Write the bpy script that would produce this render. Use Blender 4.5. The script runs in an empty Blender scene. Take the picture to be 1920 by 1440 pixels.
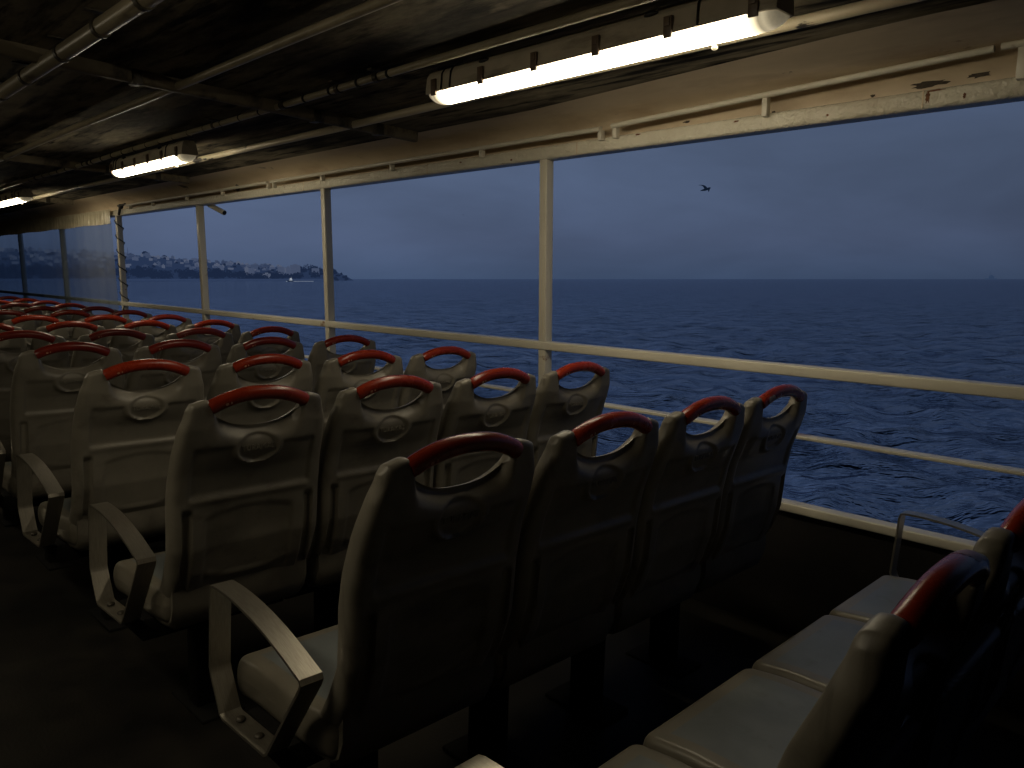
import bpy, bmesh, math, random
import numpy as np
from mathutils import Vector, Matrix

random.seed(7)
rng = np.random.default_rng(11)
S = bpy.context.scene
COL = S.collection
SHIP = []                                   # top-level objects that belong to the ferry

# ------------------------------------------------------------------ materials
def mat(name, c1, c2=None, rough=0.5, metal=0.0, nscale=4.0, stretch=(1, 1, 1), bump=0.0, bscale=80.0,
        bdist=0.002, lo=0.35, hi=0.65, rvar=0.0, spec=0.5, emit=None, estr=0.0, detail=6.0, coat=0.0):
    m = bpy.data.materials.new(name); m.use_nodes = True
    nt = m.node_tree; N = nt.nodes; L = nt.links
    b = N['Principled BSDF']
    b.inputs['Roughness'].default_value = rough
    b.inputs['Metallic'].default_value = metal
    b.inputs['Specular IOR Level'].default_value = spec
    b.inputs['Coat Weight'].default_value = coat
    if emit:
        b.inputs['Emission Color'].default_value = (*emit, 1); b.inputs['Emission Strength'].default_value = estr
    tc = N.new('ShaderNodeTexCoord'); mp = N.new('ShaderNodeMapping')
    mp.inputs['Scale'].default_value = stretch
    L.new(tc.outputs['Object'], mp.inputs['Vector'])
    if c2 is None: c2 = c1
    nz = N.new('ShaderNodeTexNoise'); nz.inputs['Scale'].default_value = nscale
    nz.inputs['Detail'].default_value = detail; nz.inputs['Roughness'].default_value = 0.62
    L.new(mp.outputs[0], nz.inputs['Vector'])
    rp = N.new('ShaderNodeValToRGB')
    rp.color_ramp.elements[0].position = lo; rp.color_ramp.elements[0].color = (*c1, 1)
    rp.color_ramp.elements[1].position = hi; rp.color_ramp.elements[1].color = (*c2, 1)
    L.new(nz.outputs['Fac'], rp.inputs['Fac']); L.new(rp.outputs['Color'], b.inputs['Base Color'])
    if rvar:
        mr = N.new('ShaderNodeMapRange'); mr.inputs['To Min'].default_value = max(.03, rough - rvar)
        mr.inputs['To Max'].default_value = rough + rvar
        L.new(nz.outputs['Fac'], mr.inputs['Value']); L.new(mr.outputs[0], b.inputs['Roughness'])
    if bump:
        n2 = N.new('ShaderNodeTexNoise'); n2.inputs['Scale'].default_value = bscale; n2.inputs['Detail'].default_value = 4
        L.new(tc.outputs['Object'], n2.inputs['Vector'])
        bp = N.new('ShaderNodeBump'); bp.inputs['Strength'].default_value = bump; bp.inputs['Distance'].default_value = bdist
        L.new(n2.outputs['Fac'], bp.inputs['Height']); L.new(bp.outputs[0], b.inputs['Normal'])
    return m

def overlay(m, col, scale, lo, hi, stretch=(1, 1, 1), rough=None, detail=8.0):
    """paint flakes / rust / grime / painted lamp light: a second noise mask over the base colour"""
    nt = m.node_tree; N = nt.nodes; L = nt.links; b = N['Principled BSDF']
    src = b.inputs['Base Color'].links[0].from_socket
    tc = N.new('ShaderNodeTexCoord'); mp = N.new('ShaderNodeMapping'); mp.inputs['Scale'].default_value = stretch
    mp.inputs['Location'].default_value = (3.7 * scale % 5, 1.3, 2.1)
    L.new(tc.outputs['Object'], mp.inputs['Vector'])
    nz = N.new('ShaderNodeTexNoise'); nz.inputs['Scale'].default_value = scale; nz.inputs['Detail'].default_value = detail
    nz.inputs['Roughness'].default_value = 0.6
    L.new(mp.outputs[0], nz.inputs['Vector'])
    rp = N.new('ShaderNodeValToRGB'); rp.color_ramp.elements[0].position = lo; rp.color_ramp.elements[1].position = hi
    L.new(nz.outputs['Fac'], rp.inputs['Fac'])
    mx = N.new('ShaderNodeMix'); mx.data_type = 'RGBA'
    L.new(rp.outputs['Color'], mx.inputs[0]); L.new(src, mx.inputs[6]); mx.inputs[7].default_value = (*col, 1)
    L.new(mx.outputs[2], b.inputs['Base Color'])
    return m

M = {}
M['seat'] = mat('seat_plastic', (.140, .128, .103), (.188, .171, .138), rough=.42, nscale=6, bump=.18, bscale=420, bdist=.0006, rvar=.06)
overlay(M['seat'], (.075, .062, .048), 9, .60, .80, (1, 1, 1.6))
M['pan'] = mat('seat_pan_plastic', (.135, .122, .096), (.175, .158, .125), rough=.40, nscale=7, bump=.18, bscale=420, bdist=.0006, rvar=.06)
overlay(M['pan'], (.08, .07, .055), 11, .62, .82)
M['cushion'] = mat('seat_insert', (.112, .125, .130), (.148, .162, .166), rough=.42, nscale=8, bump=.22, bscale=420, bdist=.0006, rvar=.06)
overlay(M['cushion'], (.085, .085, .08), 12, .6, .8)
M['red'] = mat('red_handle', (.175, .016, .005), (.245, .024, .007), rough=.27, nscale=9, bump=.05, bscale=200, bdist=.0004, rvar=.05, spec=.34)
M['red_dark'] = mat('red_handle_dark', (.15, .014, .008), (.23, .020, .010), rough=.3, nscale=7, rvar=.06)
M['red_worn'] = mat('red_handle_worn', (.25, .020, .008), (.34, .030, .012), rough=.27, nscale=9, rvar=.05)
overlay(M['red_worn'], (.40, .30, .24), 13, .56, .60)
M['red_lilac'] = mat('red_handle_sheen', (.34, .03, .015), (.30, .10, .13), rough=.3, nscale=5, rvar=.05)
M['lilac'] = mat('lilac_sheen', (.20, .12, .17), (.26, .16, .20), rough=.5, nscale=20)  # colour of the sky reflection painted on one handle end
M['scuff'] = mat('scuff_mark', (.55, .28, .19), rough=.5)
M['worn'] = mat('bare_patch', (.42, .35, .29), (.30, .22, .18), rough=.6, nscale=60)
M['alu'] = mat('brushed_metal', (.36, .335, .285), (.46, .43, .37), rough=.36, metal=.9, nscale=30, stretch=(1, 14, 1), bump=.08, bscale=260, bdist=.0003, rvar=.07)
M['darkmetal'] = mat('dark_steel', (.040, .034, .026), (.065, .055, .04), rough=.5, metal=.3, nscale=14, bump=.15, bscale=120)
M['frame'] = mat('black_frame', (.006, .006, .006), (.011, .010, .009), rough=.7, nscale=14, spec=.15)
M['slot'] = mat('slot_black', (.012, .011, .010), rough=.55)
M['cream'] = mat('cream_gloss_paint', (.64, .60, .49), (.72, .68, .565), rough=.20, nscale=3, bump=1.0, bscale=52, bdist=.009, rvar=.08)
overlay(M['cream'], (.20, .085, .03), 6, .65, .70, (1, 1, 1))
overlay(M['cream'], (.44, .37, .27), 1.7, .54, .92, (1, 2, 2))
M['cream2'] = mat('cream_post_paint', (.63, .595, .50), (.71, .67, .565), rough=.33, nscale=3, bump=.22, bscale=90, bdist=.0012, rvar=.06)
overlay(M['cream2'], (.22, .10, .04), 7, .66, .72)
overlay(M['cream2'], (.42, .36, .27), 2.0, .56, .98, (1, 1, .5))
M['panel'] = mat('tan_panel_paint', (.60, .49, .35), (.70, .58, .42), rough=.5, nscale=2.2, stretch=(1, 2, 2), bump=.12, bscale=30, bdist=.002)
overlay(M['panel'], (.05, .04, .03), 3.5, .67, .70, (1, 1.5, 1.5))
overlay(M['panel'], (.42, .31, .20), 1.6, .52, .75, (1, 2.5, 2.5))
M['ceil'] = mat('sooty_ceiling', (.065, .057, .046), (.30, .26, .19), rough=.85, nscale=2.4, stretch=(.5, 1.7, 1), bump=.55, bscale=26, bdist=.006, lo=.40, hi=.66, spec=.12)
overlay(M['ceil'], (.012, .011, .011), 7, .50, .64, (.35, 2.6, 1), detail=10)
overlay(M['ceil'], (.010, .009, .009), 2.2, .52, .66, (.5, 1.5, 1), detail=9)
overlay(M['ceil'], (.40, .345, .255), 1.3, .60, .70, (.7, 1.3, 1), detail=9)  # pale patches paint lamp-lit areas into the ceiling colour
M['beam'] = mat('sooty_beam', (.12, .10, .072), (.20, .17, .12), rough=.6, nscale=4, bump=.25, bscale=40, bdist=.002, spec=.25)
overlay(M['beam'], (.015, .013, .012), 6, .5, .66, (1, 1.5, 1))
M['pipe'] = mat('dull_pipe_paint', (.27, .235, .165), (.37, .32, .225), rough=.36, nscale=6, bump=.15, bscale=60, bdist=.001, rvar=.08)
overlay(M['pipe'], (.07, .055, .04), 4.5, .58, .72, (.6, 3, 3))
M['pipe_pale'] = mat('pale_pipe_paint', (.56, .485, .345), (.64, .56, .41), rough=.36, nscale=5, bump=.2, bscale=60, bdist=.001, rvar=.06)
overlay(M['pipe_pale'], (.035, .03, .028), 2.6, .615, .635, (.8, 3, 3))
M['housing'] = mat('lamp_housing', (.42, .37, .285), (.52, .46, .36), rough=.5, nscale=7, bump=.1, bscale=60)
overlay(M['housing'], (.08, .06, .04), 6, .55, .75, (.5, 2, 2))
M['clip'] = mat('clip_brown', (.085, .055, .035), (.13, .085, .055), rough=.45, nscale=20)
M['black'] = mat('black_rubber', (.010, .010, .011), (.018, .017, .017), rough=.6, nscale=20)
M['deck'] = mat('deck_paint', (.006, .0052, .0042), (.015, .0128, .0095), rough=.55, nscale=5, bump=.35, bscale=120, bdist=.002, rvar=.12, spec=.3)
M['bulwark'] = mat('bulwark_paint', (.012, .011, .012), (.02, .018, .017), rough=.6, nscale=5, spec=.2)
M['coat'] = mat('dark_coat', (.010, .010, .013), (.018, .017, .02), rough=.85, nscale=18, bump=.3, bscale=200)
M['skin'] = mat('skin', (.42, .26, .19), (.48, .30, .22), rough=.5, nscale=20)
M['hair'] = mat('hair', (.012, .010, .008), (.03, .022, .016), rough=.55, nscale=60, stretch=(1, 1, .2))
M['trousers'] = mat('trousers', (.015, .016, .022), (.022, .024, .03), rough=.8, nscale=25)

def simple(name, col, rough=.6, emit=None, es=0.0, metal=0):
    m = bpy.data.materials.new(name); m.use_nodes = True
    b = m.node_tree.nodes['Principled BSDF']
    b.inputs['Base Color'].default_value = (*col, 1); b.inputs['Roughness'].default_value = rough
    b.inputs['Metallic'].default_value = metal
    if emit:
        b.inputs['Emission Color'].default_value = (*emit, 1); b.inputs['Emission Strength'].default_value = es
    return m

LAMP = (1.0, .865, .61)
def glow(name, strength):
    m = bpy.data.materials.new(name); m.use_nodes = True
    nt = m.node_tree; N = nt.nodes; L = nt.links
    N.remove(N['Principled BSDF'])
    e = N.new('ShaderNodeEmission'); e.inputs['Color'].default_value = (*LAMP, 1); e.inputs['Strength'].default_value = strength
    L.new(e.outputs[0], N['Material Output'].inputs['Surface'])
    return m
M['glow'] = glow('lit_diffuser', 21.0)
def cap_mat(name, flip):
    m = mat(name, (.62, .56, .42), (.48, .42, .30), rough=.22, nscale=30)
    nt = m.node_tree; N = nt.nodes; L = nt.links; b = N['Principled BSDF']
    tc = N.new('ShaderNodeTexCoord'); sp = N.new('ShaderNodeSeparateXYZ'); L.new(tc.outputs['Generated'], sp.inputs[0])
    rp = N.new('ShaderNodeValToRGB'); e = rp.color_ramp.elements
    e[0].position = 0; e[0].color = (1, 1, 1, 1); e[1].position = 1; e[1].color = (.055, .055, .055, 1)
    for p_, v_ in ((.22, .55), (.38, .16), (.55, .22), (.75, .10)):
        q_ = e.new(p_); q_.color = (v_, v_, v_, 1)
    if flip:
        iv = N.new('ShaderNodeMath'); iv.operation = 'SUBTRACT'; iv.inputs[0].default_value = 1; L.new(sp.outputs[0], iv.inputs[1]); L.new(iv.outputs[0], rp.inputs['Fac'])
    else: L.new(sp.outputs[0], rp.inputs['Fac'])
    ml = N.new('ShaderNodeMath'); ml.operation = 'MULTIPLY'; ml.inputs[1].default_value = 2.2; L.new(rp.outputs['Color'], ml.inputs[0])
    b.inputs['Emission Color'].default_value = (1, .84, .54, 1); L.new(ml.outputs[0], b.inputs['Emission Strength'])
    return m
M['cap_r'] = cap_mat('diffuser_end_aft', False); M['cap_l'] = cap_mat('diffuser_end_fore', True)
M['tie_glow'] = mat('tie_head_glow', (.75, .68, .5), (.6, .52, .36), rough=.25, nscale=22, emit=(1, .82, .50), estr=.55)

def vinyl(name, fac, tint):
    m = bpy.data.materials.new(name); m.use_nodes = True
    nt = m.node_tree; N = nt.nodes; L = nt.links; b = N['Principled BSDF']
    b.inputs['Base Color'].default_value = (*tint, 1); b.inputs['Roughness'].default_value = .22
    tr = N.new('ShaderNodeBsdfRefraction'); tr.inputs['Color'].default_value = (.50, .57, .62, 1); tr.inputs['IOR'].default_value = 1.02; tr.inputs['Roughness'].default_value = .4
    mx = N.new('ShaderNodeMixShader')
    tc = N.new('ShaderNodeTexCoord'); nz = N.new('ShaderNodeTexNoise'); nz.inputs['Scale'].default_value = 1.6; nz.inputs['Detail'].default_value = 5
    L.new(tc.outputs['Object'], nz.inputs['Vector'])
    mr = N.new('ShaderNodeMapRange'); mr.inputs['To Min'].default_value = fac - .10; mr.inputs['To Max'].default_value = fac + .14
    L.new(nz.outputs['Fac'], mr.inputs['Value']); L.new(mr.outputs[0], mx.inputs[0])
    t2 = N.new('ShaderNodeBsdfTransparent'); t2.inputs['Color'].default_value = (.60, .68, .74, 1)
    m2 = N.new('ShaderNodeMixShader'); m2.inputs[0].default_value = .25; L.new(t2.outputs[0], m2.inputs[1]); L.new(tr.outputs[0], m2.inputs[2])
    L.new(m2.outputs[0], mx.inputs[1]); L.new(b.outputs[0], mx.inputs[2])
    bp = N.new('ShaderNodeBump'); bp.inputs['Strength'].default_value = .5; bp.inputs['Distance'].default_value = .02
    n2 = N.new('ShaderNodeTexNoise'); n2.inputs['Scale'].default_value = 5
    L.new(tc.outputs['Object'], n2.inputs['Vector']); L.new(n2.outputs['Fac'], bp.inputs['Height']); L.new(bp.outputs[0], b.inputs['Normal'])
    L.new(mx.outputs[0], N['Material Output'].inputs['Surface'])
    return m
M['vinyl'] = vinyl('clear_vinyl', .24, (.48, .52, .54))
M['hem'] = mat('vinyl_hem', (.48, .43, .31), (.58, .52, .38), rough=.25, nscale=10, bump=.4, bscale=40, bdist=.004)

def vary(m, amt):
    nt = m.node_tree; N = nt.nodes; L = nt.links; b = N['Principled BSDF']
    oi = N.new('ShaderNodeObjectInfo')
    for n in [n for n in N if n.type == 'MAPPING']:
        ad = N.new('ShaderNodeVectorMath'); ad.operation = 'SCALE'; ad.inputs[0].default_value = (7.1, 3.3, 5.7)
        L.new(oi.outputs['Random'], ad.inputs['Scale']); L.new(ad.outputs[0], n.inputs['Location'])
    src = b.inputs['Base Color'].links[0].from_socket
    mr = N.new('ShaderNodeMapRange'); mr.inputs['To Min'].default_value = 1 - amt; mr.inputs['To Max'].default_value = 1 + amt
    L.new(oi.outputs['Random'], mr.inputs['Value'])
    sc = N.new('ShaderNodeVectorMath'); sc.operation = 'SCALE'; L.new(src, sc.inputs[0]); L.new(mr.outputs[0], sc.inputs['Scale'])
    L.new(sc.outputs[0], b.inputs['Base Color'])
overlay(M['seat'], (.06, .053, .044), 3.0, .55, .78, (9, 1.2, 1.2), detail=10)      # long faint scratches
overlay(M['seat'], (.065, .055, .042), 34, .70, .76)
overlay(M['pan'], (.08, .07, .055), 30, .69, .76)
for k_, a_ in (('seat', .10), ('pan', .12), ('cushion', .10), ('red', .22), ('red_dark', .2), ('alu', .08)): vary(M[k_], a_)
# ------------------------------------------------------------------ mesh helpers
def link(name, me, material, parent=None, smooth=True, ship=True):
    o = bpy.data.objects.new(name, me); COL.objects.link(o)
    if material is not None:
        for mm in (material if isinstance(material, (list, tuple)) else [material]): me.materials.append(mm)
    if parent is not None: o.parent = parent
    elif ship: SHIP.append(o)
    return o

def tag(o, label=None, cat=None, group=None, kind=None):
    if label: o['label'] = label
    if cat: o['category'] = cat
    if group: o['group'] = group
    if kind: o['kind'] = kind
    return o

def empty(name, loc=(0, 0, 0), rot=(0, 0, 0), ship=True):
    o = bpy.data.objects.new(name, None); COL.objects.link(o)
    o.location = loc; o.rotation_euler = rot; o.empty_display_size = .1
    if ship: SHIP.append(o)
    return o

class MB:
    def __init__(s): s.bm = bmesh.new()
    def box(s, x0, x1, y0, y1, z0, z1, bev=0.0, seg=2):
        r = bmesh.ops.create_cube(s.bm, size=1.0)['verts']
        for v in r:
            v.co = Vector(((x0 + x1) / 2 + v.co.x * (x1 - x0), (y0 + y1) / 2 + v.co.y * (y1 - y0), (z0 + z1) / 2 + v.co.z * (z1 - z0)))
        if bev:
            es = list({e for v in r for e in v.link_edges})
            bmesh.ops.bevel(s.bm, geom=es, offset=bev, segments=seg, affect='EDGES', profile=.5)
        return s
    def loft(s, rings, cap=True, closed=False):
        vs = [[s.bm.verts.new(p) for p in r] for r in rings]
        n = len(vs[0])
        for i in range(len(vs) - (0 if closed else 1)):
            a, b = vs[i], vs[(i + 1) % len(vs)]
            for j in range(n):
                s.bm.faces.new((a[j], a[(j + 1) % n], b[(j + 1) % n], b[j]))
        if cap and not closed:
            s.bm.faces.new(vs[0][::-1]); s.bm.faces.new(vs[-1])
        return s
    def tube(s, pts, r, seg=10, cap=True, ry=None, up=Vector((0, 0, 1))):
        pts = [Vector(p) for p in pts]; rings = []
        rr = r if isinstance(r, (list, tuple)) else [r] * len(pts)
        for i, p in enumerate(pts):
            t = (pts[min(i + 1, len(pts) - 1)] - pts[max(i - 1, 0)]).normalized()
            u = up - up.dot(t) * t
            if u.length < 1e-3: u = Vector((1, 0, 0)) - Vector((1, 0, 0)).dot(t) * t
            u.normalize(); w = t.cross(u)
            rw = ry if ry is not None else rr[i]
            rings.append([p + u * (math.cos(a) * rr[i]) + w * (math.sin(a) * (rw if ry is not None else rr[i])) for a in [2 * math.pi * k / seg for k in range(seg)]])
        return s.loft(rings, cap)
    def sweep_strip(s, path, y0, y1, th):
        """flat bar: closed path in XZ swept across y"""
        n = len(path); outer = []; inner = []
        for i in range(n):
            p = Vector((path[i][0], 0, path[i][1])); a = Vector((path[i - 1][0], 0, path[i - 1][1])); b = Vector((path[(i + 1) % n][0], 0, path[(i + 1) % n][1]))
            t = (b - a).normalized(); nrm = Vector((t.z, 0, -t.x))
            outer.append(p); inner.append(p + nrm * th)
        rings = [[Vector((o.x, y0, o.z)), Vector((o.x, y1, o.z)), Vector((q.x, y1, q.z)), Vector((q.x, y0, q.z))] for o, q in zip(outer, inner)]
        return s.loft(rings, False, True)
    def grid(s, P, flip=False):
        vs = [[s.bm.verts.new(p) for p in row] for row in P]
        for i in range(len(vs) - 1):
            for j in range(len(vs[0]) - 1):
                f = (vs[i][j], vs[i][j + 1], vs[i + 1][j + 1], vs[i + 1][j])
                s.bm.faces.new(f[::-1] if flip else f)
        return s
    def sphere(s, c, r, sc=(1, 1, 1), u=14, v=9):
        r_ = bmesh.ops.create_uvsphere(s.bm, u_segments=u, v_segments=v, radius=r)['verts']
        for w in r_: w.co = Vector((c[0] + w.co.x * sc[0], c[1] + w.co.y * sc[1], c[2] + w.co.z * sc[2]))
        return s
    def mesh(s, name, smooth=True, angle=40, weld=0):
        if weld: bmesh.ops.remove_doubles(s.bm, verts=s.bm.verts, dist=weld)
        bmesh.ops.recalc_face_normals(s.bm, faces=s.bm.faces)
        if smooth:
            for f in s.bm.faces: f.smooth = True
            for e in s.bm.edges:
                if len(e.link_faces) == 2 and e.calc_face_angle(0) > math.radians(angle): e.smooth = False
        me = bpy.data.meshes.new(name); s.bm.to_mesh(me); s.bm.free()
        return me
    def build(s, name, material, parent=None, smooth=True, angle=40, weld=0, ship=True):
        return link(name, s.mesh(name, smooth, angle, weld), material, parent, ship=ship)

def ss(a, b, x):
    t = np.clip((x - a) / (b - a), 0, 1); return t * t * (3 - 2 * t)
def interp(x, xs, ys):
    o = np.argsort(xs); return np.interp(x, np.array(xs)[o], np.array(ys)[o])

# ------------------------------------------------------------------ calibrated layout (ferry coordinates: x aft, y outboard, z up)
CAMZ = 1.4965; F = 1429.7; YAW, PITCH, ROLL = .7856, .1527, -.0016
SX0, ROWP, SY0, SEATP, H0 = -1.112, .8577, .9404, .46, 1.1316
HS = 1.06                                        # grab handle ends above the deck
CAMBER = -.0385
W = 2.90
def deck_z(y): return (H0 - HS) + CAMBER * (y - .9504)
def ceil_z(y): return 2.225 + .05 * (2.7 - y)

# ------------------------------------------------------------------ the seat
def seat_back_mesh():
    D = lambda z: z - HS
    zr_d = [.02, -.03, -.07, -.13, -.20, -.28, -.35, -.42, -.50, -.58, -.68]
    xr_v = [.020, .014, .008, -.012, -.036, -.052, -.058, -.064, -.088, -.130, -.195]
    zf_d = [.02, -.03, -.075, -.15, -.22, -.30, -.36, -.42, -.50, -.58, -.68]
    xf_v = [-.018, -.030, -.046, -.078, -.100, -.113, -.113, -.118, -.160, -.215, -.262]
    w_d = [.02, 0, -.03, -.13, -.25, -.40, -.55, -.68]
    w_v = [.198, .200, .208, .221, .227, .227, .220, .205]
    nu, nv = 89, 86
    sgrid = np.linspace(-1, 1, nu); sgrid = np.sign(sgrid) * (1 - (1 - np.abs(sgrid)) ** 1.25)
    vgrid = np.linspace(0, 1, nv) ; vgrid = vgrid ** 1.35
    SG, VG = np.meshgrid(sgrid, vgrid)
    yt = SG * .200; ay = np.abs(yt)
    zt = np.where(ay < .122, -.073 + .038 * (ay / .122) ** 2.6, 0)
    rise = -.035 + (.010 + .035) * ss(.121, .147, ay)
    sh = .010 - .010 * ss(.15, .195, ay) - .016 * ss(.185, .200, ay)
    zt = np.where(ay >= .122, np.minimum(rise, np.where(ay > .147, sh, rise)), zt)
    zb = -.665 + 0 * zt
    DZ = zt + (zb - zt) * VG
    Wd = interp(DZ, w_d, w_v)
    topw = .200
    Y = SG * (topw + (Wd - topw) * ss(0, .06, zt - DZ))
    half = np.maximum(np.abs(Y[:, -1:]) + 0 * Y, 1e-4)
    e1 = half - np.abs(Y); e2 = (zt - DZ) * .8; e3 = (DZ - zb)
    def g(e, r, p=2.4):
        t = 1 - np.clip(e / r, 0, 1); return np.power(np.clip(1 - t ** p, 0, 1), 1 / p)
    G = g(e1, .018, 3) * g(e2, .013, 3) * g(e3, .03)
    GR = g(e1, .036, 2.2) * g(e2, .015, 2.6) * g(e3, .03)
    xr = interp(DZ, zr_d, xr_v); xf = interp(DZ, zf_d, xf_v)
    T = (xr - xf) / 2; mid = (xr + xf) / 2
    rear = np.zeros_like(DZ)
    # rounded rear shoulder under the grab opening
    dip = 1 - ss(.105, .135, np.abs(Y))
    rear += -.034 * dip * np.exp(-((zt - DZ) / .030) ** 2)
    # bulge of the upper back towards the emblem
    rear += .012 * np.exp(-((DZ + .135) / .06) ** 2) * (1 - ss(.12, .2, np.abs(Y)))
    def sbox(y0, y1, z0, z1, s=.006):
        return ss(y0 - s, y0 + s, Y) * (1 - ss(y1 - s, y1 + s, Y)) * ss(z0 - s, z0 + s, DZ) * (1 - ss(z1 - s, z1 + s, DZ))
    el = np.sqrt((Y / .061) ** 2 + ((DZ + .137) / .042) ** 2)
    up = sbox(-.178, .178, -.268, -.128 - 0, .007)
    rear += -.007 * up * ss(1.10, 1.32, el)
    rear += .0045 * np.exp(-((el - 1.10) / .12) ** 2) * (1 - .92 * ss(-.17, -.12, DZ))
    rear += -.007 * (1 - ss(.88, 1.02, el))
    rear += .005 * np.exp(-((DZ + .277) / .011) ** 2) * (1 - ss(.17, .19, np.abs(Y)))
    arch = -.335 + .022 * (1 - (np.abs(Y) / .13) ** 2)
    low = (1 - ss(.125, .137, np.abs(Y))) * (1 - ss(arch - .006, arch + .006, DZ)) * ss(-.52, -.506, DZ + .02 * (np.abs(Y) / .13) ** 2)
    rear += -.0035 * low
    rear += .004 * np.exp(-((DZ + .522 + .02 * (np.abs(Y) / .13) ** 2 * -1) / .010) ** 2) * (1 - ss(.11, .13, np.abs(Y)))
    slot = (sbox(-.197, -.172, -.62, -.305, .004) + sbox(.172, .197, -.62, -.305, .004))
    rear += -.014 * slot
    rear += -.010 * ss(-.285, -.40, DZ) * (1 - ss(-.40, -.56, DZ) * .6) * (1 - ss(.09, .172, np.abs(Y)))
    front = -.010 * (1 - ss(.10, .2, np.abs(Y))) * ss(-.12, -.3, DZ) + .016 * np.exp(-((np.abs(Y)) / .1) ** 2) * ss(-.45, -.2, DZ)
    # a moulding seam groove on the side wall
    XR = mid + T * GR + rear * np.clip(G * 1.4 - .4, 0, 1); XF = mid - T * G + front * np.clip(G * 1.4 - .4, 0, 1)
    XR = np.maximum(XR, XF + .012 * G)
    mb = MB()
    PR = [[(XR[i, j], Y[i, j], HS + DZ[i, j]) for j in range(nu)] for i in range(nv)]
    PF = [[(XF[i, j], Y[i, j], HS + DZ[i, j]) for j in range(nu)] for i in range(nv)]
    mb.grid(PR); mb.grid(PF, True)
    me = mb.mesh('seat_backrest', True, 62, weld=2e-5)
    return me

def handle_mesh():
    mb = MB(); pts = []; rings = []
    n = 30; seg = 18
    for i in range(n + 1):
        u = -1 + 2 * i / n
        y = u * .141; z = .0205 - .0335 * abs(u) ** 2.25
        x = .006 + .008 * (1 - u * u)
        pts.append(Vector((x, y, HS + z)))
    for i, p in enumerate(pts):
        t = (pts[min(i + 1, n)] - pts[max(i - 1, 0)]).normalized()
        up = Vector((0, 0, 1)); up = (up - up.dot(t) * t).normalized(); w = t.cross(up)
        e = min(i, n - i); k = 1.0 if e > 0 else .93
        rings.append([p + up * (math.cos(a) * .0203 * k) + w * (math.sin(a) * .0190 * k) for a in [2 * math.pi * j / seg for j in range(seg)]])
    mb.loft(rings)
    return mb.mesh('handle', True, 50)

def patch_mesh(y0, y1, a0, a1, wob, nm):
    """a worn or painted-reflection patch lying on the handle's skin"""
    mb = MB(); P = []; nyy, na = 12, 8
    for i in range(nyy + 1):
        row = []
        for j in range(na + 1):
            fy = i / nyy; fa = j / na
            yy = y0 + (y1 - y0) * fy; wdt = math.sin(math.pi * min(max(fy, .04), .96)) ** .5
            aa = (a0 + a1) / 2 + (a1 - a0) * (fa - .5) * wdt * (1 + wob * math.sin(fy * 9) * .3)
            u = yy / .141; z = .0205 - .0335 * abs(u) ** 2.25; x = .006 + .008 * (1 - u * u)
            sl = -.0335 * 2.25 * abs(u) ** 1.25 * (1 if u > 0 else -1) / .141
            t = Vector((0, 1, sl)).normalized(); up = (Vector((0, 0, 1)) - t.z * t).normalized(); w = t.cross(up)
            row.append(Vector((x, yy, HS + z)) + up * (math.cos(aa) * .0206) + w * (math.sin(aa) * .0193))
        P.append(row)
    mb.grid(P)
    return mb.mesh(nm, True)

def pan_mesh():
    n, m = 62, 62
    s = np.linspace(-1, 1, n); s = np.sign(s) * (1 - (1 - np.abs(s)) ** 1.5)
    X, Y = np.meshgrid(-.352 + .226 * s, .2262 * s, indexing='ij')
    ex = .226 - np.abs(X + .352); ey = .2262 - np.abs(Y); r = .042
    # rounded outline
    cx = np.clip(np.abs(X + .352) - (.226 - .032), 0, None); cy = np.clip(np.abs(Y) - (.2262 - .032), 0, None)
    d = np.sqrt(cx ** 2 + cy ** 2); k = np.where(d > .032, .032 / np.maximum(d, 1e-6), 1)
    X = -.352 + np.sign(X + .352) * np.where(np.abs(X + .352) > .194, .194 + cx * k, np.abs(X + .352))
    Y = np.sign(Y) * np.where(np.abs(Y) > .1942, .1942 + cy * k, np.abs(Y))
    cx = np.clip(np.abs(X + .352) - .194, 0, None); cy = np.clip(np.abs(Y) - .1942, 0, None)
    e = np.minimum(.032 - np.sqrt(cx ** 2 + cy ** 2), np.minimum(.226 - np.abs(X + .352), .2262 - np.abs(Y)))
    e = np.clip(e, 0, None)
    def g(e, r, p=2.2):
        t = 1 - np.clip(e / r, 0, 1); return np.power(np.clip(1 - t ** p, 0, 1), 1 / p)
    mid = .455 + .02 * ss(-.3, -.12, X) - .012 * ss(-.45, -.6, X)
    top = .045 * g(e, .022) - .006 * np.exp(-((X + .30) / .13) ** 2 - (Y / .14) ** 2)
    groove = np.exp(-((e - .046) / .0035) ** 2)
    top -= .0045 * groove
    top += .003 * ss(.05, .075, e)
    bot = .058 * g(e, .03)
    ZT = mid + top; ZB = mid - bot
    mb = MB()
    mb.grid([[(X[i, j], Y[i, j], ZT[i, j]) for j in range(m)] for i in range(n)])
    mb.grid([[(X[i, j], Y[i, j], ZB[i, j]) for j in range(m)] for i in range(n)], True)
    me = mb.mesh('seat_pan', True, 60, weld=2e-5)
    me.materials.append(M['pan']); me.materials.append(M['cushion'])
    for p in me.polygons:
        c_ = p.center
        if p.normal.z > .6 and min(.226 - abs(c_.x + .352), .2262 - abs(c_.y)) > .0465 and c_.z > .43: p.material_index = 1
    return me

def hip_mesh():
    """moulded bracket that carries the pan into the backrest"""
    mb = MB(); rings = []
    prof = [(-.30, .385, .44), (-.22, .38, .47), (-.16, .39, .53), (-.13, .41, .58), (-.115, .45, .58)]
    for x, z0, z1 in prof:
        w = .208; r = .02
        rings.append([(x, y, z) for y, z in [(-w + r, z0), (w - r, z0), (w, z0 + r), (w, z1 - r), (w - r, z1), (-w + r, z1), (-w, z1 - r), (-w, z0 + r)]])
    mb.loft(rings)
    return mb.mesh('seat_hip', True, 50)

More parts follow.
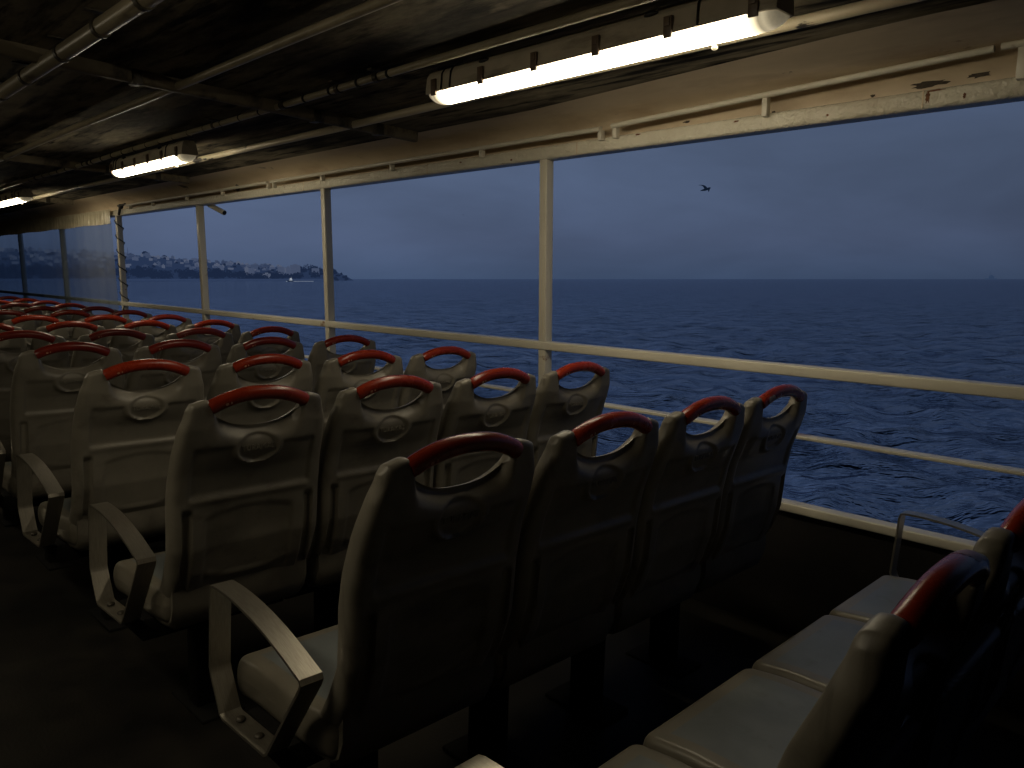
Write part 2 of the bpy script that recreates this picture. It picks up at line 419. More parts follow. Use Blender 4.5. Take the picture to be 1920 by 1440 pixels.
def frame_mesh():
    mb = MB()
    mb.box(-.50, -.30, -.2285, .2285, .315, .385, .006)
    mb.box(-.43, -.36, -.05, .05, .012, .318, .006)
    mb.box(-.52, -.27, -.07, .07, .0, .014, .004)
    return mb.mesh('support_frame', True)

def arm_path():
    pts = [(-.548, .678), (-.543, .694)]
    for i in range(13):
        t = i / 12; x = -.528 + t * (.383); z = .698 - .068 * t ** 1.5 + .010 * math.sin(math.pi * t)
        pts.append((x, z))
    pts += [(-.136, .627), (-.131, .615), (-.138, .600), (-.275, .404), (-.290, .394), (-.492, .386), (-.508, .393), (-.553, .470), (-.560, .49)]
    return pts[::-1]

def armrest(parent, side, nm='armrest'):
    y0, y1 = (-.291, -.241) if side < 0 else (.241, .291)
    o = MB().sweep_strip(arm_path(), y0, y1, -.0065).build(nm, M['alu'], parent, True, 30)
    for x in (-.45, -.36):
        b = MB(); b.sphere((x, (y0 + y1) / 2, .399), .012, (1, 1, .55), 10, 6); b.build('bolt', M['darkmetal'], o)
    return o

ME_BACK, ME_HANDLE, ME_PAN, ME_HIP, ME_FRAME = seat_back_mesh(), handle_mesh(), pan_mesh(), hip_mesh(), frame_mesh()
for me_, m_ in ((ME_BACK, 'seat'), (ME_HANDLE, 'red'), (ME_HIP, 'seat'), (ME_FRAME, 'frame')): me_.materials.append(M[m_])
ME_HANDLE_D = ME_HANDLE.copy(); ME_HANDLE_D.materials[0] = M['red_dark']
DARKH = {(4, 0), (4, 1), (5, 1), (5, 2), (8, 1), (8, 3), (4, 2), (9, 3), (7, 3), (10, 2), (5, 0), (11, 3)}
ME_HANDLE_W = ME_HANDLE.copy(); ME_HANDLE_W.materials[0] = M['red_worn']
ME_HANDLE_L = ME_HANDLE.copy(); ME_HANDLE_L.materials[0] = M['red_lilac']

def letters_mesh():
    cu = bpy.data.curves.new('embossed', 'FONT'); cu.body = 'TURAMAS'; cu.size = .021; cu.extrude = .0011
    cu.align_x = 'CENTER'; cu.align_y = 'CENTER'; cu.resolution_u = 3
    o = bpy.data.objects.new('embossed', cu); COL.objects.link(o)
    bpy.context.view_layer.update()
    me = bpy.data.meshes.new_from_object(o.evaluated_get(bpy.context.evaluated_depsgraph_get()))
    bpy.data.objects.remove(o)
    R_ = Matrix.Rotation(math.radians(90), 4, 'Z') @ Matrix.Rotation(math.radians(90), 4, 'X')
    me.transform(Matrix.Scale(1.05, 4, (0, 1, 0)) @ R_)
    me.transform(Matrix.Translation((0, 0, 0)))
    me.materials.clear(); me.materials.append(M['seat'])
    return me
ME_LET = letters_mesh()
# surface of the emblem plate: find x of the back at the emblem centre
_pl = [v.co.x for v in ME_BACK.vertices if abs(v.co.y) < .045 and abs(v.co.z - (HS - .137)) < .012]
XPL = max(_pl)

ME_SCUFF = [patch_mesh(-.108, -.100, 1.75, 2.15, .6, 'scuff_mark'), patch_mesh(-.094, -.090, 1.8, 2.2, .6, 'scuff_mark')]

ORD = ['first', 'second', 'third', 'fourth']
ROWN = ['nearest row', 'second row', 'third row', 'fourth row', 'fifth row', 'sixth row', 'seventh row', 'eighth row', 'ninth row', 'tenth row', 'eleventh row', 'twelfth row', 'thirteenth row', 'fourteenth row']
def part(name, me, parent):
    o = bpy.data.objects.new(name, me); COL.objects.link(o); o.parent = parent; return o

SEATSEEN = {0: [0, 1, 2, 3], 1: [0, 1, 2, 3], 2: [0, 1, 2, 3], 3: [0, 1, 2, 3], 4: [0, 1, 2, 3], 5: [0, 1, 2, 3], 6: [0, 1, 2, 3], 7: [1, 2, 3], 8: [1, 2, 3], 9: [2, 3], 10: [2, 3], 11: [2, 3], 12: [3], 13: [3]}
def seat(row, s):
    y = SY0 + SEATP * s
    root = empty('ferry_seat', (SX0 - ROWP * (row - 1), y, (H0 - HS) - .0177 * s), (CAMBER, math.radians(random.uniform(-.7, .7)) if row > 0 else 0, math.radians(random.uniform(-.8, .8)) if row > 0 else 0))
    edge = ['on the aisle', 'second from aisle', 'third from aisle', 'window side'][s]
    if row == 0: lab = 'beige seat %s, in the row closest to the camera' % edge
    else: lab = 'beige seat with red handle, %s, %s from the camera' % (edge, ROWN[row])
    if (row, s) == (1, 3): lab = 'beige window side seat with a bare worn patch on its red handle'
    if (row, s) == (0, 0): lab = 'nearest beige seat at lower right, its red handle with a painted lilac sky reflection at one end'
    tag(root, lab, 'seat', 'rows of ferry seats with red handles')
    bk = part('backrest', ME_BACK, root)
    if row <= 5:
        l = part('embossed_lettering', ME_LET, bk); l.location = (XPL + .0003, 0, HS - .137)
    hm = ME_HANDLE_D if (row, s) in DARKH else ME_HANDLE
    h = part('handle', hm, root)
    if row <= 5 and (row, s) != (1, 3):
        for k, me in enumerate(ME_SCUFF):
            if not me.materials: me.materials.append(M['scuff'])
        part('scuff_mark', ME_SCUFF[0], h); part('scuff_mark', ME_SCUFF[1], h)
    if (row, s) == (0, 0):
        pm = patch_mesh(.030, .128, -1.5, 1.1, .5, 'sheen_patch'); pm.materials.append(M['lilac']); part('sheen_patch', pm, h)  # lilac sky reflection laid on the handle as a coloured patch
    if (row, s) == (1, 3):
        pm = patch_mesh(-.121, -.088, 1.05, 2.05, 1.0, 'worn_patch'); pm.materials.append(M['worn']); part('worn_patch', pm, h)
    if row == 0: bk.location.z = -.017; h.location.z = -.017
    part('seat_pan', ME_PAN, root)
    part('hip_bracket', ME_HIP, root)
    part('support_frame', ME_FRAME, root)
    if s == 0:
        part_arm(root, -1)
        if row == 0: _arm_cache[-1].location.z = -.022
    if s == 3 and row <= 1: part_arm(root, 1)
    return root
_arm_cache = {}
def part_arm(root, side):
    if side not in _arm_cache:
        _arm_cache[side] = armrest(root, side); return
    src = _arm_cache[side]
    c = src.copy(); COL.objects.link(c); c.parent = root; c.location.z = 0
    for ch in src.children:
        d = ch.copy(); COL.objects.link(d); d.parent = c
for row, ss_ in SEATSEEN.items():
    for s in ss_: seat(row, s)

# ------------------------------------------------------------------ deck, bulwark, window side
XA, XB = -24.0, 6.0
def struct(o, name=None): o['kind'] = 'structure'; return o
mb = MB()
mb.grid([[(x, y, deck_z(y)) for y in np.linspace(-4.0, 2.97, 8)] for x in np.linspace(XA, XB, 30)])
struct(mb.build('deck_floor', M['deck']))
mb = MB()
mb.box(XA, XB, 2.915, 2.945, deck_z(2.9) - .3, .509)
tag(mb.build('bulwark', M['bulwark'], smooth=False), 'black steel bulwark plate below the cream sill rail', 'bulwark')
mb = MB(); mb.box(XA, XB, 2.898, 2.960, .512, .549, .006, 3)
tag(mb.build('sill_rail', M['cream2']), 'cream painted sill rail capping the black bulwark, lowest of three rails', 'rail')
mb = MB(); mb.box(XA, XB, 2.898, 2.958, .820, .833, .003, 2)
tag(mb.build('lower_rail', M['cream2']), 'thin flat cream rail halfway between the sill and the main guard rail', 'rail')
mb = MB(); mb.box(XA, XB, 2.896, 2.960, 1.069, 1.112, .006, 3)
tag(mb.build('guard_rail', M['cream2']), 'thick cream guard rail at chest height, uppermost of three rails', 'rail')

PX0, PP = -2.7085, 2.080
plabel = ['nearest cream window post, to the right of centre, between the two wide openings',
          'second cream window post from the camera, in front of the wooded headland',
          'third cream window post from the camera, with the spout sticking out at its top',
          'cream window post with dark rope wound round it', 'first cream post behind the clear plastic curtain, nearer the rope',
          'second cream post behind the clear plastic curtain', 'third cream post behind the clear plastic curtain, at the left edge']
for j in range(7):
    x = PX0 - PP * j
    mb = MB(); mb.box(x, x + .048, 2.900, 2.956, .53, 2.032, .005, 3)
    tag(mb.build('window_post', M['cream2']), plabel[j], 'post', 'cream posts along the open windows')
# header beam with its paint-crusted face
mb = MB(); mb.box(XA, XB, 2.892, 2.990, 2.026, 2.090, .014, 4)
HB = o = tag(mb.build('header_beam', M['cream']), 'cream header beam with crusted glossy paint running along the top of the openings', 'beam')
for x in (-3.6, -2.46, -.93, -5.0):
    b = MB(); b.box(x, x + .006, 2.8905, 2.9, 2.03, 2.086, .002); b.build('weld_seam', M['panel'], o)
# cove and recessed panel above the beam
prof = [(2.972, 2.03), (2.972, 2.10), (2.965, 2.135), (2.94, 2.168), (2.90, 2.19), (2.84, 2.207), (2.77, 2.216), (2.70, 2.2215)]
def cove_in(x): return .14 * min(max((x + 2.6) / 1.3, 0), 1.3)
mb = MB(); mb.grid([[(x, y - cove_in(x) * max(0, (2.94 - y) / .24), z) for y, z in prof] for x in np.linspace(XA, XB, 120)])
CV = struct(mb.build('ceiling_cove', M['panel'], angle=60))
mb = MB(); mb.grid([[(x, y, ceil_z(y)) for y in np.linspace(-4.0, 2.715, 10)] for x in np.linspace(XA, XB, 40)])
struct(mb.build('ceiling', M['ceil']))
# outer deckhead above so no sky leaks through
mb = MB(); mb.box(XA, XB, -4.0, 3.1, 2.62, 2.66); struct(mb.build('upper_deck', M['bulwark'], smooth=False))
mb = MB(); mb.box(XA, XB, 2.985, 3.02, 2.04, 2.62); tag(mb.build('fascia', M['cream2'], smooth=False), 'cream outer fascia plate above the openings', 'fascia')
# far side of the saloon, behind the photographer
mb = MB(); mb.box(XA, XB, -4.05, -4.0, 0, 2.62); tag(mb.build('cabin_wall', M['bulwark'], smooth=False), 'dark inner cabin wall on the far side of the aisle', 'wall')

for xx, lb in ((XB, 'dark aft bulkhead wall behind the camera'), (XA - .04, 'dark forward bulkhead wall at the far end')):
    mb = MB(); mb.box(xx, xx + .04, -4.0, 2.9, 0, 2.62); tag(mb.build('bulkhead', M['bulwark'], smooth=False), lb, 'wall')
mb = MB(); mb.box(.55, XB, 2.86, 2.895, deck_z(2.9) - .2, 2.2); tag(mb.build('cabin_wall', M['bulwark'], smooth=False), 'unseen dark side wall added aft to shut out sky light', 'wall')  # unseen wall added to keep sky light off the seat rears
M['rust'] = mat('rust_scale', (.10, .035, .012), (.22, .10, .045), rough=.8, nscale=90, bump=.6, bscale=200)
M['chip'] = mat('bare_chip', (.035, .028, .022), (.08, .06, .04), rough=.8, nscale=60, bump=.5, bscale=120)
def blotch(name, m, parent, x, z, y, w, h, seed, n=26):
    rg = random.Random(seed); b = MB(); c = b.bm.verts.new((x, y, z)); ring = []
    for i in range(n):
        a = 2 * math.pi * i / n; k = .55 + .45 * rg.random()
        ring.append(b.bm.verts.new((x + math.cos(a) * w * k, y, z + math.sin(a) * h * k)))
    for i in range(n): b.bm.faces.new((c, ring[i], ring[(i + 1) % n]))
    return b.build(name, m, parent, smooth=False)
blotch('rust_patch', M['rust'], HB, -.912, 2.064, 2.8908, .009, .024, 1); blotch('rust_patch', M['rust'], HB, -.89, 2.082, 2.8908, .034, .004, 2)
for k_, (x_, z_, w_, h_) in enumerate([(-2.9, 2.045, .010, .006), (-1.62, 2.075, .016, .004), (-1.25, 2.05, .006, .006), (-3.3, 2.07, .012, .005), (-.80, 2.052, .006, .012), (-2.1, 2.08, .02, .004)]):
    blotch('paint_chip', M['rust'], HB, x_, z_, 2.8908, w_, h_, 10 + k_)
for k_, (x_, z_, w_, h_) in enumerate([(-.93, 2.121, .075, .013), (-.78, 2.127, .045, .012), (-1.12, 2.11, .012, .006), (-1.5, 2.105, .010, .005), (-1.9, 2.118, .022, .006)]):
    blotch('bare_patch', M['chip'], CV, x_, z_, 2.9655, w_, h_, 30 + k_)
# curtain rods above the beam
segs = [(-.70, .60), (-2.228, -.72), (-5.42, -2.29), (-8.50, -5.47)]
RODZ = [(2.180, 2.188), (2.128, 2.178), (2.120, 2.124), (2.112, 2.119)]
stubs = {0: [(-.655, .045), (.4, .022)], 1: [(-2.225, .022), (-1.50, .022)], 2: [(-2.31, .022), (-3.12, .020), (-3.93, .020), (-4.73, .022), (-5.40, .02)], 3: [(-5.49, .02), (-6.28, .022), (-7.0, .02), (-7.8, .02), (-8.42, .02)]}
clab = ['curtain rod with a wide bracket at the right edge of the frame', 'long curtain rod over the largest opening, right of the nearest post',
        'curtain rod over the second and third openings, left of the nearest post', 'far curtain rod ending beside the plastic curtain']
for i, (a, b) in enumerate(segs):
    za, zb_ = RODZ[i]
    mb = MB(); mb.tube([(a, 2.866, za), (b, 2.866, zb_)], .0115, 12)
    o = mb.build('curtain_rod', M['cream2'], angle=50)
    tag(o, clab[i], 'rod', 'curtain rods above the header beam')
    for x, w in stubs[i]:
        s_ = MB(); s_.box(x, x + w, 2.864, 2.894, 2.074, za + (zb_ - za) * (x - a) / (b - a) - .004, .003); s_.build('bracket', M['cream2'], o)
# drain spout
mb = MB(); mb.tube([(-6.79, 2.99, 2.035), (-6.56, 3.02, 1.955)], .022, 14, True)
o = tag(mb.build('drain_spout', M['cream2'], angle=50), 'short cream drain spout poking out under the beam beside a post', 'spout')
mb = MB(); mb.tube([(-6.562, 3.0197, 1.9556), (-6.556, 3.0205, 1.9535)], .018, 14); mb.build('opening', M['black'], o)
# rope spiral round the fourth post
xr_, yr_ = PX0 - PP * 3 + .024, 2.928
pts = []
for i in range(241):
    t = i / 240; a = t * 2 * math.pi * 6.4 + .6; z = 2.06 - t * .98
    c, s = math.cos(a), math.sin(a); k = 1 / max(abs(c) / .031, abs(s) / .035)
    pts.append((xr_ + c * k, yr_ + s * k, z))
pts += [(xr_ + .05, 2.90, 1.06), (xr_ + .06, 2.88, .99)]
mb = MB(); mb.tube(pts, .0055, 6); tag(mb.build('rope', M['black'], angle=80), 'dark thin rope wound in a spiral round a cream post', 'rope')
kn = MB(); kn.sphere((-8.66, 2.872, 2.11), .034, (1.2, .7, .8)); kn.tube([(-8.72, 2.868, 2.12), (-8.50, 2.862, 2.125)], .012, 7); kn.tube([(-8.68, 2.87, 2.10), (-8.72, 2.868, 2.03)], .014, 7)
tag(kn.build('knot', M['black']), 'black knot of cord tied at the end of the far curtain rod', 'knot')

# clear plastic curtain
t = empty('plastic_curtain', (-8.965, 2.87, 0))
tag(t, 'clear crinkled plastic curtain hanging over the far openings', 'curtain')
xs = np.linspace(-.0, -9.6, 150)
def wav(x, z): return .010 * math.sin(x * 7.3 + 1.2 * math.sin(x * 2.1)) + .006 * math.sin(x * 19 + z * 2)
mb = MB(); mb.grid([[(x, wav(x, z) * .7, z) for z in np.linspace(.56, 1.96, 16)] for x in xs])
mb.build('sheet', M['vinyl'], t, angle=80)
xs = np.linspace(-.0, -9.6, 900); P = []
for x in xs:
    lowz = 1.948 + .004 * math.sin(x * 5.1)
    row = []
    for k in range(9):
        f = k / 8; z = 2.098 + (lowz - 2.098) * f
        crk = .012 * f * math.sin(x * 60 + 4 * math.sin(x * 7)) + .006 * f * math.sin(x * 133)
        row.append((x, -.012 + crk, z))
    P.append(row)
mb = MB(); mb.grid(P); mb.build('hem', M['hem'], t, angle=80)

# ------------------------------------------------------------------ overhead pipes, beams and lamps
def pipe(name, y, r, drop, m, label, cat, clamps=(), rings=(), x0=XA, x1=XB, group=None, crooked=0.0):
    pts = []
    for x in np.linspace(x0, x1, 40):
        pts.append((x, y + crooked * math.sin(x * 1.7), ceil_z(y) - drop + crooked * .6 * math.sin(x * 2.3 + 1)))
    mb = MB(); mb.tube(pts, r, 14)
    o = tag(mb.build(name, m, angle=60), label, cat, group)
    for x in clamps:
        c = MB(); c.tube([(x - .012, y, ceil_z(y) - drop), (x + .012, y, ceil_z(y) - drop)], r + .005, 14)
        c.box(x - .014, x + .014, y - r - .022, y + r + .022, ceil_z(y) - .008, ceil_z(y) - .002)
        c.sphere((x, y + r + .012, ceil_z(y) - drop * .6), .006, u=8, v=5)
        c.build('clamp', M['darkmetal'], o)
    for x in rings:
        c = MB(); c.tube([(x - .004, y, ceil_z(y) - drop), (x + .004, y, ceil_z(y) - drop)], r + .0035, 12)
        c.build('cable_tie', M['black'], o)
    return o
pipe('ceiling_pipe', .91, .029, .052, M['pipe'], 'thick brown ceiling pipe held by clamps at upper left, nearest the aisle', 'pipe', clamps=(-8.3, -7.0, -6.2, -5.5, -4.6, -4.15, -3.72, -3.22, -2.80, -2.42, -1.9), group='pipes under the ceiling')
pipe('ceiling_pipe', 1.405, .0165, .030, M['pipe'], 'bare brown ceiling pipe between the thick clamped pipe and the lamps', 'pipe', group='pipes under the ceiling', crooked=.004)
pipe('cable_conduit', 1.86, .0145, .030, M['pipe'], 'thin cable conduit with black ties running along the lamps', 'conduit',
     clamps=(-3.36, -2.9, -2.62, -4.1, -6.2, -7.6), rings=[-8.0 + .21 * k for k in range(27)], group=None, crooked=.004)
pipe('ceiling_pipe', 2.29, .0185, .032, M['pipe_pale'], 'pale cream ceiling pipe with flaked paint between the lamps and the header beam', 'pipe', group='pipes under the ceiling', crooked=.004)
# loose black cable beside the conduit and the lamps
pts = [(x, 1.905 + .010 * math.sin(x * 5) + .006 * math.sin(x * 13), ceil_z(1.9) - .018 - .008 * abs(math.sin(x * 4.2))) for x in np.linspace(-9.8, -.2, 150)]
mb = MB(); mb.tube(pts, .004, 6); tag(mb.build('black_cable', M['black'], angle=80), 'thin black cable hanging loosely beside the conduit above the lamps', 'cable')

bl = ['ceiling cross beam nearest the camera, between the first and second lamps', 'ceiling cross beam just before the third lamp, second from camera', 'farthest ceiling cross beam, by the plastic curtain']
for i, x in enumerate((-3.455, -6.50, -9.65)):
    mb = MB(); rings = []
    for y in np.linspace(-3.9, 2.70, 24):
        z = ceil_z(y) + .004
        rings.append([(x - .025, y, z), (x - .024, y, z - .045), (x - .012, y, z - .056), (x + .012, y, z - .056), (x + .024, y, z - .045), (x + .025, y, z)])
    mb.loft(rings)
    o = tag(mb.build('cross_beam', M['beam'], angle=50), bl[i], 'beam', 'ceiling cross beams')
    for y in (1.24, 2.08, 2.45):
        c = MB(); c.box(x - .030, x + .030, y - .02, y + .02, ceil_z(y) - .058, ceil_z(y) - .001, .004); c.build('strap', M['darkmetal'], o)

def lamp(x0, x1, y, label):
    t = empty('ceiling_lamp', ((x0 + x1) / 2, y, ceil_z(y)))
    tag(t, label, 'lamp', 'fluorescent ceiling lamps')
    L2 = (x1 - x0) / 2; cz = ceil_z(y)
    zt, zm, zb = 2.232 - cz, 2.163 - cz, 2.150 - cz
    mb = MB(); rings = []
    for x, k in ((-L2, .88), (-L2 + .02, 1), (L2 - .02, 1), (L2, .88)):
        rings.append([(x, -.030 * k, zt), (x, .030 * k, zt), (x, .046 * k, zt - .02), (x, .056 * k, zm), (x, .056 * k, zb), (x, -.056 * k, zb), (x, -.056 * k, zm), (x, -.046 * k, zt - .02)])
    mb.loft(rings); mb.build('housing', M['housing'], t, angle=25)
    def shell(xa, xb, ka, kb, n=6):
        b = MB(); rr = []
        for i in range(n + 1):
            f = i / n; x = xa + (xb - xa) * f; k = ka + (kb - ka) * f
            rr.append([(x, .050 * k * math.cos(a), zb - .001 + .036 * (k if k < 1 else 1) * math.sin(a)) for a in [math.pi + math.pi * j / 12 for j in range(13)]])
        b.loft(rr); return b
    shell(-L2 + .075, L2 - .085, 1, 1, 1).build('diffuser', M['glow'], t, angle=60)
    for sgn in (-1, 1):
        e = MB(); rr = []; xa = L2 - (.085 if sgn > 0 else .075)
        for i in range(9):
            f = i / 8; x = sgn * (xa + .001 + (L2 - .006 - xa) * f); k = math.sqrt(max(1 - (f * .97) ** 3, .02))
            rr.append([(x, .050 * (.6 + .4 * k) * math.cos(a), zb - .001 + .036 * k * math.sin(a)) for a in [math.pi + math.pi * j / 12 for j in range(13)]])
        e.loft(rr); e.build('end_cap', M['cap_r' if sgn > 0 else 'cap_l'], t, angle=60)
    n = 6
    for i in range(n):
        x = -L2 + .06 + (2 * L2 - .12) * i / (n - 1)
        for sd in (-1, 1):
            c = MB(); c.box(x - .014, x + .014, min(sd * .054, sd * .0625), max(sd * .054, sd * .0625), zb - .012, zm + .034, .002)
            c.box(x - .009, x + .009, min(sd * .058, sd * .066), max(sd * .058, sd * .066), zm + .006, zm + .028, .002)
            c.build('clip', M['clip'], t)
    for x in ((-L2 + .10), (-L2 + .15), (L2 - .23)):
        pts = [(x, .030, zt), (x, -.034, zt + .002), (x, -.05, zt - .02), (x + .004, -.060, zm), (x + .004, -.060, zb)]
        c = MB(); c.tube(pts, .003, 6); c.build('cable_tie', M['black'], t, angle=80)
    c = MB(); c.tube([(L2 - .226, -.060, zb), (L2 - .215, -.040, zb - .036), (L2 - .205, -.004, zb - .0475)], .0022, 6); c.sphere((L2 - .204, .0, zb - .050), .008, (1.2, 1, .8), 10, 7)
    c.build('tie_head', M['tie_glow'], t)  # emissive tie head, painting the glow it catches from the lamp
    for x in (-L2 * .55, L2 * .45):
        c = MB(); c.sphere((x, -.040, zt - .012), .016, (1.6, .8, .6), 10, 6); c.build('gland', M['black'], t)
    return t
lamp(-2.41, -.985, 1.985, 'long lit tube lamp under the ceiling, nearest and brightest')
lamp(-5.92, -4.66, 1.955, 'lit tube lamp in the middle distance, second of three in line')
lamp(-10.0, -8.63, 2.02, 'farthest lit tube lamp, cut by the left edge of the frame')
# unseen assumed lamps, added over the aisle to light seat sides (same fittings)
for a, b, n_ in ((-2.45, -1.06, 'nearest'), (-5.95, -4.65, 'middle')):
    lamp(a, b, -.36, 'unseen lit tube lamp, assumed and added over the aisle to light the seat sides, %s of its line' % n_)

# ------------------------------------------------------------------ the seated passenger far forward
def person():
    t = empty('person', (-11.86, 2.10, deck_z(2.1)))
    tag(t, 'person in a dark coat sitting far forward with only a shoulder in view', 'person')
    me = bpy.data.meshes.new('person_body')
    V = [(0, 0, .50), (.03, 0, .68), (.05, 0, .88), (.04, 0, 1.03), (.03, 0, 1.10), (.01, 0, 1.20), (0, 0, 1.28),
         (.04, .17, 1.02), (.04, .25, .80), (-.12, .22, .66), (.04, -.17, 1.02), (.04, -.25, .80), (-.12, -.22, .66),
         (-.05, .10, .52), (-.44, .12, .53), (-.46, .12, .12), (-.60, .13, .06), (-.05, -.10, .52), (-.44, -.12, .53), (-.46, -.12, .12), (-.60, -.13, .06)]
    E_ = [(0, 1), (1, 2), (2, 3), (3, 4), (4, 5), (5, 6), (3, 7), (7, 8), (8, 9), (3, 10), (10, 11), (11, 12), (0, 13), (13, 14), (14, 15), (15, 16), (0, 17), (17, 18), (18, 19), (19, 20)]
    rad = [.15, .15, .165, .13, .065, .085, .085, .085, .06, .045, .085, .06, .045, .095, .07, .05, .045, .095, .07, .05, .045]
    me.from_pydata(V, E_, [])
    o = bpy.data.objects.new('body', me); COL.objects.link(o); o.parent = t
    md = o.modifiers.new('skin', 'SKIN'); sv = me.skin_vertices[0].data
    for i, r in enumerate(rad): sv[i].radius = (r, r * (1.15 if i in (1, 2) else 1))
    sv[0].use_root = True
    o.modifiers.new('sub', 'SUBSURF').levels = 2
    o.modifiers['sub'].render_levels = 2
    me.materials.append(M['coat'])
    hd = MB(); hd.sphere((-.01, 0, 1.265), .105, (1.0, .85, 1.15), 20, 14); hd.build('hood', M['coat'], t)
    fc = MB(); fc.sphere((-.055, 0, 1.25), .078, (1, .85, 1.2), 18, 12); fc.sphere((-.135, 0, 1.245), .016, (1.2, .7, 1.2)); fc.build('face', M['skin'], t)
    for sd in (-1, 1):
        h = MB(); h.sphere((-.19, sd * .21, .635), .036, (1.25, .9, .55))
        for k in range(4):
            yy = sd * .21 + (k - 1.5) * .017
            h.tube([(-.21, yy, .64), (-.25 + .006 * abs(k - 1.5), yy, .632), (-.268 + .008 * abs(k - 1.5), yy, .612)], [.009, .008, .006], 7)
        h.tube([(-.17, sd * .18, .64), (-.20, sd * .165, .628), (-.222, sd * .166, .62)], [.010, .009, .007], 7)
        h.build('hand', M['skin'], t)
    return t
person()

# ------------------------------------------------------------------ trim of the ferry: tilt everything built in ferry coordinates
UP = Vector((-.01227, .01007, .99987)).normalized()
Q = UP.rotation_difference(Vector((0, 0, 1))).to_matrix().to_4x4()
for o in SHIP: o.matrix_basis = Q @ o.matrix_basis

# ------------------------------------------------------------------ camera
fw = Vector((-math.sin(YAW) * math.cos(PITCH), math.cos(YAW) * math.cos(PITCH), -math.sin(PITCH)))
rt = fw.cross(Vector((0, 0, 1))).normalized(); dn = fw.cross(rt)
c, s = math.cos(ROLL), math.sin(ROLL)
r2 = c * rt + s * dn; d2 = -s * rt + c * dn
cm = Matrix(((r2.x, -d2.x, -fw.x, 0), (r2.y, -d2.y, -fw.y, 0), (r2.z, -d2.z, -fw.z, CAMZ), (0, 0, 0, 1)))
cam = bpy.data.cameras.new('camera'); co = bpy.data.objects.new('camera', cam); COL.objects.link(co)
cam.sensor_width = 36; cam.lens = F / 1920 * 36; cam.clip_start = .05; cam.clip_end = 90000
co.matrix_world = Q @ cm
S.camera = co
CW = (Q @ cm).translation
def wray(px, py):
    v = Vector(((px - 960) / F, -(py - 720) / F, -1.0))
    return ((Q @ cm).to_3x3() @ v).normalized()
SEA = CW.z - 5.0
def ground(px, dist):
    """point on the sea surface straight below image column px at a distance"""
    d = wray(px, 523); h = Vector((d.x, d.y, 0)).normalized()
    return Vector((CW.x + h.x * dist, CW.y + h.y * dist, SEA)), h

